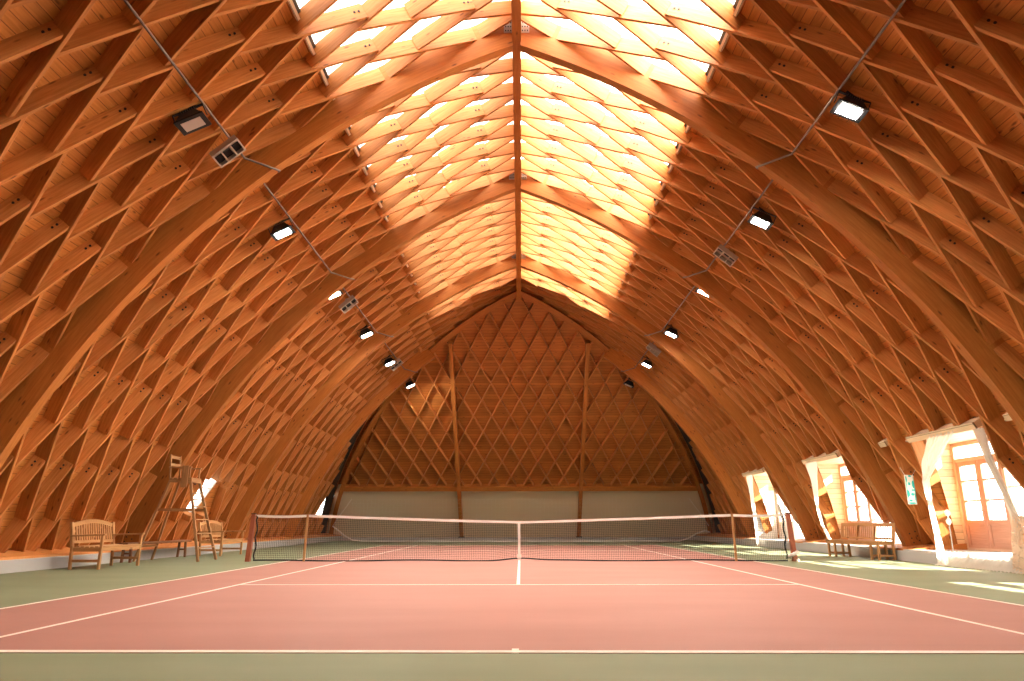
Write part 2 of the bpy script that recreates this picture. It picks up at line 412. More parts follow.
def add_lam(side,fam,th_c,y_c):
    d=dA if fam=='A' else dB; od=dB if fam=='A' else dA
    pr=Vector((-d.y,d.x)); o=Vector((s_of(th_c),y_c))
    v=d*math.hypot(ROW/2*D2R*R_LAM,PITCH/2)+od*EC[fam]      # eccentric nodes: ends sit a little along the crossing member
    half=v.length; d=v.normalized(); pr=Vector((-d.y,d.x))
    kk=od.dot(d)/od.dot(pr)
    gap=(T/2)/abs(d.x*od.y-d.y*od.x)
    t0,t1=-half+gap,half-gap; k0=k1=kk
    g0=g1=None
    # shift a little along the crossing member (eccentric nodes)
    b0=b1=True
    N_=60
    def ok(t):
        p=o+d*t; th=math.degrees(p.x/R_LAM)
        if th<TH0 or th>th_ridge(R_LAM,.0): return False
        if p.y<-11.35 or p.y<near_y(zR(th,R_LAM))+.4: return False
        if p.y>gable_y(zR(th,R_LAM))-GAPG(zR(th,R_LAM)): return False
        for Y in ARCH:
            if abs(p.y-Y)<HALF: return False
        for h in holes(side,th):
            if h[0]+.02<p.y<h[1]-.02: return False
        return True
    ts=[t0+(t1-t0)*i/N_ for i in range(N_+1)]
    good=[ok(t) for t in ts]
    i=0
    while i<=N_:
        if not good[i]: i+=1; continue
        j=i
        while j<N_ and good[j+1]: j+=1
        def refine(a,c):  # a good, c bad
            for _ in range(14):
                m_=(a+c)/2
                if ok(m_): a=m_
                else: c=m_
            return a
        def gskew(t):
            p=o+d*t; th=math.degrees(p.x/R_LAM); e=.01
            if th<TH0+.2 or th>th_ridge(R_LAM,.0)-.2: return skew(Vector((1,0)),d)
            if any(abs(p.y-Y)<HALF+.05 for Y in ARCH): return skew(Vector((0,1)),d)
            if abs(p.y-(gable_y(zR(th,R_LAM))-GAPG(zR(th,R_LAM))))<.05: return skew(Vector((GS*math.cos(th*D2R),1)),d)
            if side>0 and abs(th-TH_H)<.4: return skew(Vector((1,0)),d)
            return kk
        a0=ts[i] if i==0 else refine(ts[i],ts[i-1]); a1=ts[j] if j==N_ else refine(ts[j],ts[j+1])
        if a1-a0>.10:
            c0=k0 if i==0 else gskew(a0); c1=k1 if j==N_ else gskew(a1)
            b=lam_piece(side,o,d,a0,a1,c0,c1,(fam=='A' and i==0,fam=='A' and j==N_))
            m_=o+d*((a0+a1)/2); thm=math.degrees(m_.x/R_LAM)
            bay=sum(1 for Y in ARCH if m_.y>Y)
            zone='sky' if thm>TH_SKY and m_.y<SKY_END else 'board'
            LAM.append((bay,side,zone,b))
        i=j+1
NC=38
for side in (-1,1):
    for j in range(-8,30):
        yP=ARCH[0]+PITCH*(j+.5); yQ=ARCH[0]+PITCH*j
        for m_ in range(0,8): add_lam(side,'A',Pth(m_),yP)
        for m_ in range(0,8): add_lam(side,'B',Qth(m_),yQ)

# ---- camera (needed now to rank the members by how large they show)
F,PIT,ROLL,YAW=698.43,.2552,-.00136,-.01204
CAM=Vector((.0432,-17.11,.8757))
cp,sn=math.cos(PIT),math.sin(PIT)
fw=Vector((math.sin(YAW)*cp,math.cos(YAW)*cp,sn)); rt=Vector((math.cos(YAW),-math.sin(YAW),0)); up=rt.cross(fw)
r2=rt*math.cos(ROLL)+up*math.sin(ROLL); u2=up*math.cos(ROLL)-rt*math.sin(ROLL)
cd=bpy.data.cameras.new('camera'); cam=bpy.data.objects.new('camera',cd); COL.objects.link(cam)
cd.sensor_width=36; cd.lens=F/1024*36; cd.clip_start=.05; cd.clip_end=400
cam.matrix_world=Matrix(((r2.x,u2.x,-fw.x,CAM.x),(r2.y,u2.y,-fw.y,CAM.y),(r2.z,u2.z,-fw.z,CAM.z),(0,0,0,1)))
scene.camera=cam
def px(P):
    d=Vector(P)-CAM; z=d.dot(fw)
    return (512+F*d.dot(r2)/z,340.5-F*d.dot(u2)/z,z)
def size_in_view(b):
    pts=[px(v) for v in b.v[:]]
    pts=[p for p in pts if p[2]>.3]
    if not pts: return 0
    x0,x1=min(p[0] for p in pts),max(p[0] for p in pts); y0,y1=min(p[1] for p in pts),max(p[1] for p in pts)
    f=max(0,min(x1,1024)-max(x0,0))*max(0,min(y1,681)-max(y0,0))/max(1e-6,(x1-x0)*(y1-y0))
    return math.hypot(x1-x0,y1-y0)*f/max(1,pts[0][2])
BAYN={0:'before the first arch',1:'between the first and second arches',2:'between the second and third arches',3:'between the third and fourth arches',4:'beyond the fourth arch'}
rank=sorted(range(len(LAM)),key=lambda i:-size_in_view(LAM[i][3]))
rest=MB()
def merge(dst,src):
    n=len(dst.v); dst.v+=src.v; dst.f+=[tuple(i+n for i in f) for f in src.f]; dst.m+=src.m; dst.uv+=src.uv
for q,i in enumerate(rank):
    bay,side,zone,b=LAM[i]
    if q<300:
        o=b.obj('roof_lamella',[M['lam'],M['dark']])
        zt_='under the skylight' if zone=='sky' else 'of the boarded lattice'
        tag(o,'short timber lamella %s, %s, %s'%(zt_,SIDE[side],BAYN[bay]),'timber lamella','roof lamellas %s, %s, %s'%(zt_,SIDE[side],BAYN[bay]))
    else: merge(rest,b)
o=rest.obj('roof_lamella_lattice',[M['lam'],M['dark']]); tag(o,'remaining short timber lamellas of the roof lattice further along the hall','timber lattice'); stuff(o)

# ---- inclined gable
gn=Vector((0,1,GS)).normalized()                 # outward normal (away from hall, up)
def gp(x,z,off=0.0): return Vector((x,gable_y(z),z))+gn*off
def xshell(z,R): 
    v=R*R-(z-CZ)**2; return CX+math.sqrt(max(v,0))
ZT=2.50
def gable_panel(z0,z1,off,mat,name,parent=None):
    b=MB(); n=max(2,int((z1-z0)/.35)); sl=math.sqrt(1+GS*GS)
    for i in range(n):
        a=z0+(z1-z0)*i/n; c_=z0+(z1-z0)*(i+1)/n
        xa,xc=max(.02,xshell(a+off*.68,R_BRD+.05)),max(.02,xshell(c_+off*.68,R_BRD+.05))
        b.face([gp(-xa,a,off),gp(xa,a,off),gp(xc,c_,off),gp(-xc,c_,off)],0,[(-xa,a*sl),(xa,a*sl),(xc,c_*sl),(-xc,c_*sl)])
    return struct(b.obj(name,mat,parent))
wall_end=gable_panel(ZT,10.9,.23,M['gable_board'],'wall_end')
gable_panel(-.1,ZT+.1,.21,M['white'],'white_panel',wall_end)
b=MB(); b.box(-9.6,19.95,-.05,9.6,20.9,.14); struct(b.obj('baseboard_end',M['concrete']))
# lattice on the gable
sl=math.sqrt(1+GS*GS); GH=1.80; gcol=PITCH/2
def gl(x,l): return (x,l/sl)
GT=.04; GD=.20
gab=[]
gA=Vector((gcol,GH/2)).normalized(); gB=Vector((-gcol,GH/2)).normalized()
POST=7*gcol
def g_ok(x,z):
    if z<ZT+.12: return False
    if abs(x)>xshell(z,R_LAM)-.02: return False
    if abs(abs(x)-POST)<.09: return False
    return True
def add_gl(x,l,d):
    half=math.hypot(gcol,GH/2); t0,t1=-half+.045,half-.045; n_=40
    ts=[t0+(t1-t0)*i/n_ for i in range(n_+1)]
    good=[g_ok(x+d.x*t,(l+d.y*t)/sl) for t in ts]
    i=0
    while i<=n_:
        if not good[i]: i+=1; continue
        j=i
        while j<n_ and good[j+1]: j+=1
        if ts[j]-ts[i]>.12:
            pr=Vector((-d.y,d.x)); b=MB(); c_=[]
            for t in (ts[i],ts[j]):
                for v,off in ((-GT/2,.02),(GT/2,.02),(GT/2,.02+GD),(-GT/2,.02+GD)):
                    c_.append(gp(x+d.x*t+pr.x*v,(l+d.y*t+pr.y*v)/sl,off))
            b.hexa(c_,0,u0=random.random()*10); gab.append(((x+d.x*(ts[i]+ts[j])/2),b))
        i=j+1
for r in range(1,18):
    l=r*GH/2+.50
    for q in range(-24,25):
        if (q+r+1)%2: continue
        x=q*gcol
        add_gl(x,l,gA if r%2 else gB)
for x,b in gab:
    o=b.obj('gable_lamella',M['lam'])
    w='between the two posts' if abs(x)<POST else ('beyond the post, umpire-chair side' if x<0 else 'beyond the post, door side')
    tag(o,'slim timber lamella of the end wall diamond lattice %s'%w,'timber lamella','end wall lamellas '+w)
for s in (-1,1):
    b=MB(); zt_=8.55
    c_=[]
    for z in (.12,zt_):
        for dx,off in ((-.09,-.10),(.09,-.10),(.09,.20),(-.09,.20)): c_.append(gp(s*POST+dx,z,off))
    b.hexa(c_); o=b.obj('gable_post',M['glulam'],bevel=.01)
    tag(o,'tall inclined timber post on the end wall, %s'%SIDE[s],'post','end wall posts')
    b=MB(); b.box(s*POST-.15,gable_y(.2)-.25,.14,s*POST+.15,gable_y(.2)+.2,.19); b.obj('post_shoe',M['dark'],o)
b=MB(); c_=[]
xw=xshell(ZT,R_LAM)-.1
for x in (-xw,xw):
    for dz,off in ((-.02,-.02),(.19,-.02),(.19,.20),(-.02,.20)): c_.append(gp(x,ZT-.08+dz,off))
b.hexa(c_); o=b.obj('gable_rail',M['glulam']); tag(o,'long horizontal timber rail above the white panels of the end wall','beam')
for s in (-1,1):   # edge ribs where slope and gable meet
    b=MB(); n=40; L=0; RI,RO=R_BRD-.40,R_BRD-.20
    def ring(f):
        res=[]
        for R_,off in ((RI,-.10),(RI,.06),(RO,.06),(RO,-.10)):
            t=18.6+(th_ridge(R_,.03)-18.6)*f
            p=sp(s,t,0,R_); res.append(gp(p.x,p.z,off))
        return res
    rs=[ring(i/n) for i in range(n+1)]
    for i in range(n):
        l=(rs[i+1][0]-rs[i][0]).length; b.hexa(rs[i]+rs[i+1],0,L=l,caps=(i==0,i==n-1),u0=L); L+=l
    o=b.obj('edge_rib',M['glulam']); tag(o,'curved timber edge rib of the inclined end wall, %s'%SIDE[s],'rib','end wall edge ribs')
for s_ in (-1,1):   # evenly dark-coloured strip of roof between the lattice and the end wall rib
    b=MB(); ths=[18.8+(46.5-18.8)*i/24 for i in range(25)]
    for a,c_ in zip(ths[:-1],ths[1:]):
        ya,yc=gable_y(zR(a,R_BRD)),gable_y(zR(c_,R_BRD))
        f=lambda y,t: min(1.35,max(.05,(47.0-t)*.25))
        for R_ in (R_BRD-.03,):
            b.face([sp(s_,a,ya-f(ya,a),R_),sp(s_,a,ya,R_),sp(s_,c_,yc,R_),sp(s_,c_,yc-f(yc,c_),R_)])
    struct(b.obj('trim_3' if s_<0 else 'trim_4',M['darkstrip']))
# mirrored inclined wall behind the camera
b=MB()
for i in range(30):
    a=-.1+11.0*i/30; c_=-.1+11.0*(i+1)/30
    xa,xc=max(.02,xshell(a,R_BRD+.05)),max(.02,xshell(c_,R_BRD+.05))
    b.face([(-xa,near_y(a),a),(xa,near_y(a),a),(xc,near_y(c_),c_),(-xc,near_y(c_),c_)],0,[(-xa,a*1.37),(xa,a*1.37),(xc,c_*1.37),(-xc,c_*1.37)])
struct(b.obj('wall_back',M['gable_board']))

# ------------------------------------------------------------------ dormers with glazed doors (door side)
XD=10.40; ZH=zR(TH_H,R_LAM); ZS=.24
def dormer(Ya,idx):
    y0,y1=Ya+.93,Ya+5.13
    w=MB()
    # far and near cheeks, head
    for y,sg in ((y1,1),(y0,-1)):
        yy=sorted((y,y+sg*.05)); 
        pts=[]
        for t in (19.0,21.5,24.0,26.3,TH_H): pts.append((xshell(zR(t,R_BRD),R_BRD)-.02,zR(t,R_BRD)))
        pts=pts+[(pts[-1][0],ZH+.05),(XD+.12,ZH+.05),(XD+.12,ZS-.2),(pts[0][0],ZS-.2)]
        w.face([(x,y,z) for x,z in pts],0,[(z,x) if False else (x,z) for x,z in pts])
        w.face([(x,y+sg*.05,z) for x,z in pts],0,[(x,z) for x,z in pts])
    xh=xshell(ZH,R_BRD)-.05
    w.box(xh,y0-.05,ZH+.01,XD+.14,y1+.05,ZH+.06)
    wall=struct(w.obj('wall_dormer_%d'%(idx+1),M['pale']))
    h=MB(); a,b_=open_iv(Ya,TH_H)
    pts=[]
    for y in (a-.45,b_+.12):
        for t,R in ((TH_H-.24,R_LAM-.03),(TH_H-.24,R_BRD),(TH_H+.24,R_BRD),(TH_H+.24,R_LAM-.03)): pts.append(sp(1,t,y,R))
    h.hexa(pts); 
    struct(h.obj('header',M['pale'],wall))
    f=MB(); f.box(9.05,y0-.3,.10,XD+.6,y1+.3,ZS+.02); struct(f.obj('threshold',M['concrete'],wall))
    # glazed front: frame posts and rails, panes
    d=MB(); yd0=y1-.10; leaf=.78
    mull=[y1-.05,yd0-2*leaf-.06,yd0-2*leaf-.06-1.15,y0+.05]
    for y in mull: d.box(XD-.06,y-.045,ZS,XD+.06,y+.045,ZH)
    for z in (ZS+.03,2.28,ZH-.04): d.box(XD-.05,y0,z-.04,XD+.05,y1,z+.04)
    o=struct(d.obj('door_%d'%(idx+1),M['palered'] if idx!=3 else M['whiteframe']))
    g=MB(); g.box(XD-.006,y0+.02,ZS+.05,XD+.006,y1-.02,ZH-.05); struct(g.obj('glass',M['glass'],o))
    d=MB()
    for y in (mull[1]-.6,mull[2]-.5):
        d.box(XD-.03,y-.02,ZS,XD+.03,y+.02,ZH)
    for z in (.95,1.6): d.box(XD-.03,y0,z-.02,XD+.03,mull[1],z+.02)
    struct(d.obj('glazing_bar',M['whiteframe'],o))
    for k in range(2):        # two door leaves
        ya=yd0-k*leaf; yb=ya-leaf+.02; l=MB()
        l.box(XD-.035,ya-.09,ZS+.02,XD+.035,ya,2.24); l.box(XD-.035,yb,ZS+.02,XD+.035,yb+.09,2.24)
        for z0,z1 in ((ZS+.02,ZS+.12),(.82,.92),(1.33,1.365),(1.78,1.815),(2.14,2.24)): l.box(XD-.035,yb+.09,z0,XD+.035,ya-.09,z1)
        l.box(XD-.018,yb+.09,ZS+.12,XD+.018,ya-.09,.82)
        q=struct(l.obj('door_leaf',M['redwood'] if idx!=3 else M['whiteframe'],o))
        if k==0:
            hb=MB(); hb.tube([(XD-.035,yb+.045,1.12),(XD-.09,yb+.045,1.12),(XD-.09,yb+.16,1.12)],.011,8); hb.box(XD-.042,yb+.02,1.0,XD-.034,yb+.07,1.22)
            hb.obj('door_handle',M['steel'],q)
    return wall
for i,Ya in enumerate(OPEN_R): dormer(Ya,i)
# white leaf on the far cheek of the third dormer
l=MB(); yy=ARCH[2]+5.13-.045; l.box(9.42,yy-.05,ZS,10.28,yy,2.12)
for x0,x1 in ((9.50,9.82),(9.90,10.20)):
    for z0,z1 in ((.34,.95),(1.05,2.02)): l.box(x0,yy-.062,z0,x1,yy-.05,z1)
l=l.obj('door_panel',M['whiteframe'],bevel=.006); tag(l,'white panelled door leaf folded back inside the third glazed opening','door')
# ------------------------------------------------------------------ small slanted windows (umpire side)
for i,wn_ in enumerate(WIN_L):
    ta,tb=wn_[4],wn_[5]
    g=MB(); R=R_BRD+.05
    def q4(t,R_): a,b_=win_iv(wn_,t); return sp(-1,t,a,R_),sp(-1,t,b_,R_)
    p=q4(ta,R); q=q4(tb,R); g.face([p[0],p[1],q[1],q[0]])
    p=q4(ta,R+.012); q=q4(tb,R+.012); g.face([p[0],p[1],q[1],q[0]])
    fr=MB()
    for f in (0,.333,.667,1):
        t=ta+(tb-ta)*f; a,b_=q4(t,R_BRD+.03); fr.bar(a,b_,.035,.05,mi=0)
    for k in (0,1): fr.bar(q4(ta,R_BRD+.03)[k],q4(tb,R_BRD+.03)[k],.05,.05)
    o=struct(fr.obj('window_%d'%(3+i),M['whiteframe'])); struct(g.obj('glass',M['glass'],o))

# ------------------------------------------------------------------ netting drapes
def drape(name,rows,mat,label,cat,folds=7,amp=.035,group=None,nu=44):
    """rows: list of (centre, half-extent vector, fold amplitude factor) from top to bottom; folds push along a normal"""
    b=MB(); grid=[]
    m=len(rows); nv=(m-1)*6
    for j in range(nv+1):
        f=j/6; i=min(int(f),m-2); t=f-i; t_=t*t*(3-2*t)
        c_=Vector(rows[i][0]).lerp(Vector(rows[i+1][0]),t); e=Vector(rows[i][1]).lerp(Vector(rows[i+1][1]),t_)
        a=rows[i][2]*(1-t)+rows[i+1][2]*t
        nrm=Vector((-e.y,e.x,0)); nrm=nrm.normalized() if nrm.length>1e-5 else Vector((1,0,0))
        grid.append([c_+e*(2*k/nu-1)+nrm*amp*a*math.sin(folds*2*PI*k/nu+.6*math.sin(3*k/nu+j*.15))+Vector((0,0,.015*math.sin(k*1.7))) for k in range(nu+1)])
    for j in range(nv):
        for k in range(nu): b.face([grid[j][k],grid[j][k+1],grid[j+1][k+1],grid[j+1][k]],0,[(k/nu,j/nv*2),((k+1)/nu,j/nv*2),((k+1)/nu,(j+1)/nv*2),(k/nu,(j+1)/nv*2)])
    o=b.obj(name,mat,smooth=True); return tag(o,label,cat,group)
a1=ARCH[0]
drape('netting_drape',[((8.79,-2.45,2.66),(0,.48,0),1),((8.80,-1.95,2.2),(.02,.40,0),1),((8.84,-1.55,1.75),(.03,.17,0),.8),((8.88,-1.53,1.2),(.03,.11,0),.7),((8.88,-1.62,.5),(.05,.16,0),1),((8.82,-1.78,.012),(.10,.34,0),1.2)],M['sheer'],'white netting drape gathered to the left of the brown double door and touching the floor','curtain')
drape('netting_drape',[((8.79,-3.66,2.6),(0,.14,0),1),((8.85,-3.74,2.0),(.02,.11,0),1),((8.91,-3.92,1.4),(.03,.10,0),.8),((8.94,-4.05,.9),(.03,.14,0),.7),((8.94,-4.1,.5),(.03,.2,0),1)],M['sheer'],'thin white netting drape hanging to the right of the brown double door','curtain')
drape('netting_trail',[((8.965,-3.0,.275),(0,1.25,0),.6),((8.95,-3.0,.20),(0,1.3,0),.7),((8.86,-3.0,.09),(0,1.32,0),.9),((8.70,-3.0,.012),(0,1.35,0),.3)],M['sheer'],'length of white netting lying along the kerb below the brown double door','curtain',folds=16,amp=.02,nu=96)
drape('netting_bundle',[((8.90,-4.25,.98),(.04,.30,0),1),((8.85,-4.28,.6),(.06,.40,0),1.3),((8.80,-4.30,.25),(.08,.42,0),1.4),((8.74,-4.32,.012),(.12,.45,0),1.6)],M['lace'],'bundle of open-mesh netting heaped on the floor at the right edge of the photo','curtain')
a2=ARCH[1]
drape('netting_drape',[((8.80,a2+3.5,2.66),(0,.45,0),1),((8.86,a2+3.55,2.0),(.02,.22,0),1),((8.95,a2+3.75,1.3),(.02,.09,0),.7),((9.02,a2+3.7,.8),(.02,.08,0),.7),((9.05,a2+3.25,.26),(.03,.12,0),1)],M['sheer'],'narrow white netting drape knotted back in the opening behind the right-hand bench','curtain')
a3=ARCH[2]
drape('netting_drape',[((8.80,a3+3.35,2.66),(0,.35,0),1),((8.82,a3+3.3,1.8),(.02,.20,0),1),((8.84,a3+3.2,1.0),(.03,.16,0),1),((8.84,a3+3.1,.03),(.06,.28,0),1)],M['sheer'],'long white netting drape hanging beside the white door, seen through the tennis net','curtain')
drape('netting_drape',[((9.15,a3+1.55,1.5),(.02,.14,0),1),((9.2,a3+1.3,.9),(.03,.14,0),1),((9.2,a3+1.2,.28),(.04,.20,0),1)],M['sheer'],'short white netting drape just left of the right-hand net post','curtain')

# ------------------------------------------------------------------ tennis net, posts, sticks
def lean_post(name,x,xt,label,mat):
    t=empty(name,(x,0,0)); tag(t,label,'net post','net posts')
    b=MB(); dx=xt-x
    b.hexa([(-.055,-.055,.0),(.055,-.055,0),(.055,.055,0),(-.055,.055,0),(dx-.045,-.045,1.08),(dx+.045,-.045,1.08),(dx+.045,.045,1.08),(dx-.045,.045,1.08)]); b.obj('post',mat,t,bevel=.006)
    b=MB(); b.box(dx-.05,-.05,1.08,dx+.05,.05,1.10); b.obj('cap',M['dark'],t,bevel=.004)
    b=MB(); s=1 if x<0 else -1; b.tube([(dx+s*.045,0,1.04),(dx+s*.085,0,1.05),(dx+s*.085,.03,1.06)],.012,8); b.obj('winder',M['dark'],t)
    return t
lean_post('net_post',-6.38,-6.33,'dark wooden net post beside the umpire chair',M['post'])
pr_=lean_post('net_post',6.42,6.36,'reddish brown net post with a crumpled cloth at its foot, door side',M['post'])
b=MB()
for k in range(7):
    a=k*.9; b.tube([(6.38+.09*math.cos(a),.0+.09*math.sin(a)-.05,.02+.03*k),(6.40+.11*math.cos(a+1.3),-.05+.1*math.sin(a+1.3),.05+.03*k)],[.05,.02],7)
tag(b.obj('cloth',M['netwhite'],smooth=True),'crumpled pale cloth at the foot of the right net post','cloth')
XN=6.25
def ztop(x):
    a=abs(x)
    if a<=5.03: return .914+(1.07-.914)*(a/5.03)**1.15
    return 1.07-.02*math.sin((a-5.03)/(XN-5.03)*PI)
def zbot(x):
    return .035+.05*math.exp(-(x/.45)**2)+.012*math.sin(x*1.9)
net=empty('tennis_net',(0,0,0)); tag(net,'black mesh tennis net with white top tape across the court','tennis net')
b=MB(); nx=2*int(XN/.043); r=.0022
for i in range(nx+1):
    x=-XN+2*XN*i/nx; b.box(x-r,-.0015,zbot(x),x+r,.0015,ztop(x))
nh=23; nseg=80
for k in range(nh+1):
    f=k/nh
    for i in range(nseg):
        xa,xb=-XN+2*XN*i/nseg,-XN+2*XN*(i+1)/nseg
        za,zb=[zbot(x)+(ztop(x)-zbot(x))*f for x in (xa,xb)]
        b.face([(xa,0,za-r),(xb,0,zb-r),(xb,0,zb+r),(xa,0,za+r)])
b.obj('mesh',M['netblack'],net)
b=MB(); ns=120
for i in range(ns):
    xa,xb=-XN+2*XN*i/ns,-XN+2*XN*(i+1)/ns
    za,zb=ztop(xa),ztop(xb)
    b.hexa([(xa,-.012,za-.058),(xa,.012,za-.058),(xa,.012,za),(xa,-.012,za),(xb,-.012,zb-.058),(xb,.012,zb-.058),(xb,.012,zb),(xb,-.012,zb)],caps=(i==0,i==ns-1))
b.obj('tape',M['netwhite'],net)
b=MB(); b.box(-.03,-.016,.03,.03,-.006,.86); b.box(-.045,-.02,.06,.045,-.004,.16); b.obj('centre_strap',M['netwhite'],net)
b=MB(); b.tube([(-XN+2*XN*i/100,-.006,zbot(-XN+2*XN*i/100)-.012) for i in range(101)],.017,6); b.obj('bottom_hem',M['netblack'],net)
for s in (-1,1):
    b=MB(); b.tube([(s*(XN+.02*math.sin(k*1.3)-.02),-.01,.05+.98*k/12) for k in range(13)],.018,6); b.obj('side_cord',M['netblack'],net)
    b=MB(); b.tube([(s*XN,0,1.06),(s*6.36,0,1.06)],.008,6); b.obj('tension_cord',M['netwhite'],net)
for s,l in ((-1,'slim wooden singles stick under the net on the umpire-chair side'),(1,'slim wooden singles stick under the net on the door side')):
    b=MB(); b.bar((s*5.05,-.03,0),(s*5.03,-.03,1.075),.05,.03,up=(0,1,0)); b.obj
    tag(b.obj('singles_stick',M['teak'],bevel=.004),l,'singles stick','singles sticks')

# ------------------------------------------------------------------ backdrop net at the far end
b=MB(); YN=17.5
rope=[(-9.0,.72),(-8.75,.55),(-8.4,.28),(-8.0,.08),(-7.5,.03),(-5,.02),(0,.02),(5,.02),(7.6,.03),(8.0,.15),(8.4,.36),(8.8,.50),(9.05,.42)]
b.tube([(x,YN,z) for x,z in rope],.03,6); o=b.obj('backdrop_net',M['netwhite']); tag(o,'backdrop net with a white bottom rope lying along the far end wall','net')
b=MB()
for s in (-1,1):
    b.tube([(s*8.15,YN,2.0),(s*8.45,YN,1.55),(s*8.75,YN,1.15),(s*9.0,YN,.72)],.011,6)
b.obj('side_rope',M['netwhite'],o)
b=MB()
def zrope(x):
    for (a,za),(c_,zc) in zip(rope[:-1],rope[1:]):
        if a<=x<=c_: return za+(zc-za)*(x-a)/(c_-a)
    return .5
for i in range(90):
    x=-8.1+16.2*i/89; b.box(x-.0012,YN-.001,zrope(x),x+.0012,YN+.001,2.0)
for k in range(11):
    z=.12+.185*k; b.box(-8.2,YN-.001,z-.0012,8.2,YN+.001,z+.0012)
b.obj('mesh',M['netwhite'],o)

# ------------------------------------------------------------------ benches
def garden_bench(loc,rz,L,label):
    """local: x towards the sitter's front, y along; back at x=0"""
    t=empty('garden_bench',(loc[0],loc[1],0),rz); tag(t,label,'bench')
    D=.60; h=L/2; m=M['teak']
    for sy in (-1,1):
        b=MB(); b.bar((.02,sy*h,0),(.0,sy*h,.45),.048,.05,up=(0,1,0)); b.bar((.0,sy*h,.43),(-.08,sy*h,.90),.055,.055,up=(0,1,0)); b.obj('back_leg',m,t,bevel=.004)
        b=MB(); b.bar((D,sy*h,0),(D,sy*h,.64),.05,.05,up=(0,1,0)); b.obj('front_leg',m,t,bevel=.004)
        b=MB(); b.hexa([(-.05,sy*h-.035,.62),(-.05,sy*h+.035,.62),(-.05,sy*h+.035,.655),(-.05,sy*h-.035,.655),(D+.06,sy*h-.04,.64),(D+.06,sy*h+.04,.64),(D+.06,sy*h+.04,.675),(D+.06,sy*h-.04,.675)]); b.obj('armrest',m,t,bevel=.006)
        b=MB(); b.bar((.02,sy*h,.16),(D,sy*h,.16),.03,.05); b.bar((.02,sy*h,.375),(D,sy*h,.375),.03,.075); b.obj('side_rail',m,t)
    b=MB()
    for k in range(6):
        x=.06+k*.098; b.box(x,-h+.02,.42-.012*math.sin(k/5*PI),x+.078,h-.02,.445-.012*math.sin(k/5*PI))
    b.obj('seat',m,t,bevel=.004)
    b=MB(); b.box(D-.015,-h+.03,.345,D+.015,h-.03,.42); b.box(0,-h+.03,.345,.03,h-.03,.42); b.obj('apron',m,t)
    b=MB(); n=16
    def top(y): return .87+.085*math.cos(y/h*PI/2)
    for i in range(n):
        ya,yb=-h+2*h*i/n,-h+2*h*(i+1)/n
        b.hexa([(-.10,ya,top(ya)-.075),(-.06,ya,top(ya)-.075),(-.06,ya,top(ya)),(-.10,ya,top(ya)),(-.10,yb,top(yb)-.075),(-.06,yb,top(yb)-.075),(-.06,yb,top(yb)),(-.10,yb,top(yb))],caps=(i==0,i==n-1))
    b.obj('top_rail',m,t)
    b=MB(); b.box(-.03,-h+.03,.49,.0,h-.03,.545); b.obj('lower_rail',m,t)
    k=17
    for i in range(k):
        y=-h+.075+(2*h-.15)*i/(k-1); b=MB(); b.bar((-.015,y,.54),(-.08,y,top(y)-.05),.032,.014,up=(1,0,0)); b.obj('slat',m,t)
    return t
garden_bench((-8.78,-2.2),-.05,1.32,'slatted garden bench with armrests against the left kerb, nearest the camera')
garden_bench((-8.72,3.35),-.05,1.28,'slatted garden bench with armrests half hidden behind the umpire chair')
def long_bench():
    t=empty('slatted_bench',(8.80,1.40,0),PI+.155); tag(t,'armless slatted wooden bench against the right kerb','bench'); m=M['teak']; h=1.08
    # local x towards front (court), y along
    for y in (-h+.06,-h+.34,h-.34,h-.06):
        b=MB(); b.bar((.42,y,0),(.42,y,.40),.05,.05); b.bar((.02,y,0),(.03,y,.40),.05,.05); b.bar((.02,y,.10),(.42,y,.10),.03,.045); b.bar((.0,y,.375),(.45,y,.375),.04,.05); b.obj('leg_frame',m,t,bevel=.003)
    b=MB()
    for k in range(5): b.box(.0+k*.098,-h,.40,.085+k*.098,h,.435)
    b.obj('seat',m,t,bevel=.004)
    b=MB(); b.box(.44,-h+.02,.335,.465,h-.02,.40); b.obj('apron',m,t)
    hb0,hb1=-h+.04,h-.04
    for y in (hb0,-.38,.30,hb1):
        b=MB(); b.bar((.02,y,.40),(-.06,y,.84),.05,.04,up=(0,1,0)); b.obj('back_post',m,t,bevel=.003)
    b=MB(); b.bar((-.05,hb0-.03,.815),(-.05,hb1+.03,.815),.03,.085,up=(0,0,1)); b.obj('top_rail',m,t,bevel=.004)
    b=MB(); b.bar((.005,hb0,.485),(.005,hb1,.485),.03,.05); b.obj('lower_rail',m,t)
    for i in range(24):
        y=hb0+.06+(hb1-hb0-.12)*i/23; b=MB(); b.bar((0,y,.50),(-.045,y,.78),.026,.012,up=(1,0,0)); b.obj('slat',m,t)
long_bench()
def plank_bench():
    t=empty('plank_bench',(-9.02,.9,0)); tag(t,'low plain plank bench along the left kerb under the umpire chair','bench'); m=M['darkwood']
    b=MB(); b.box(-.13,-1.6,.39,.13,1.6,.44); b.obj('seat',m,t,bevel=.004)
    for y in (-1.35,1.35):
        b=MB(); b.bar((-.10,y,0),(-.08,y,.40),.05,.05); b.bar((.10,y,0),(.08,y,.40),.05,.05); b.bar((-.09,y,.2),(.09,y,.2),.03,.04); b.obj('leg_frame',m,t)
plank_bench()
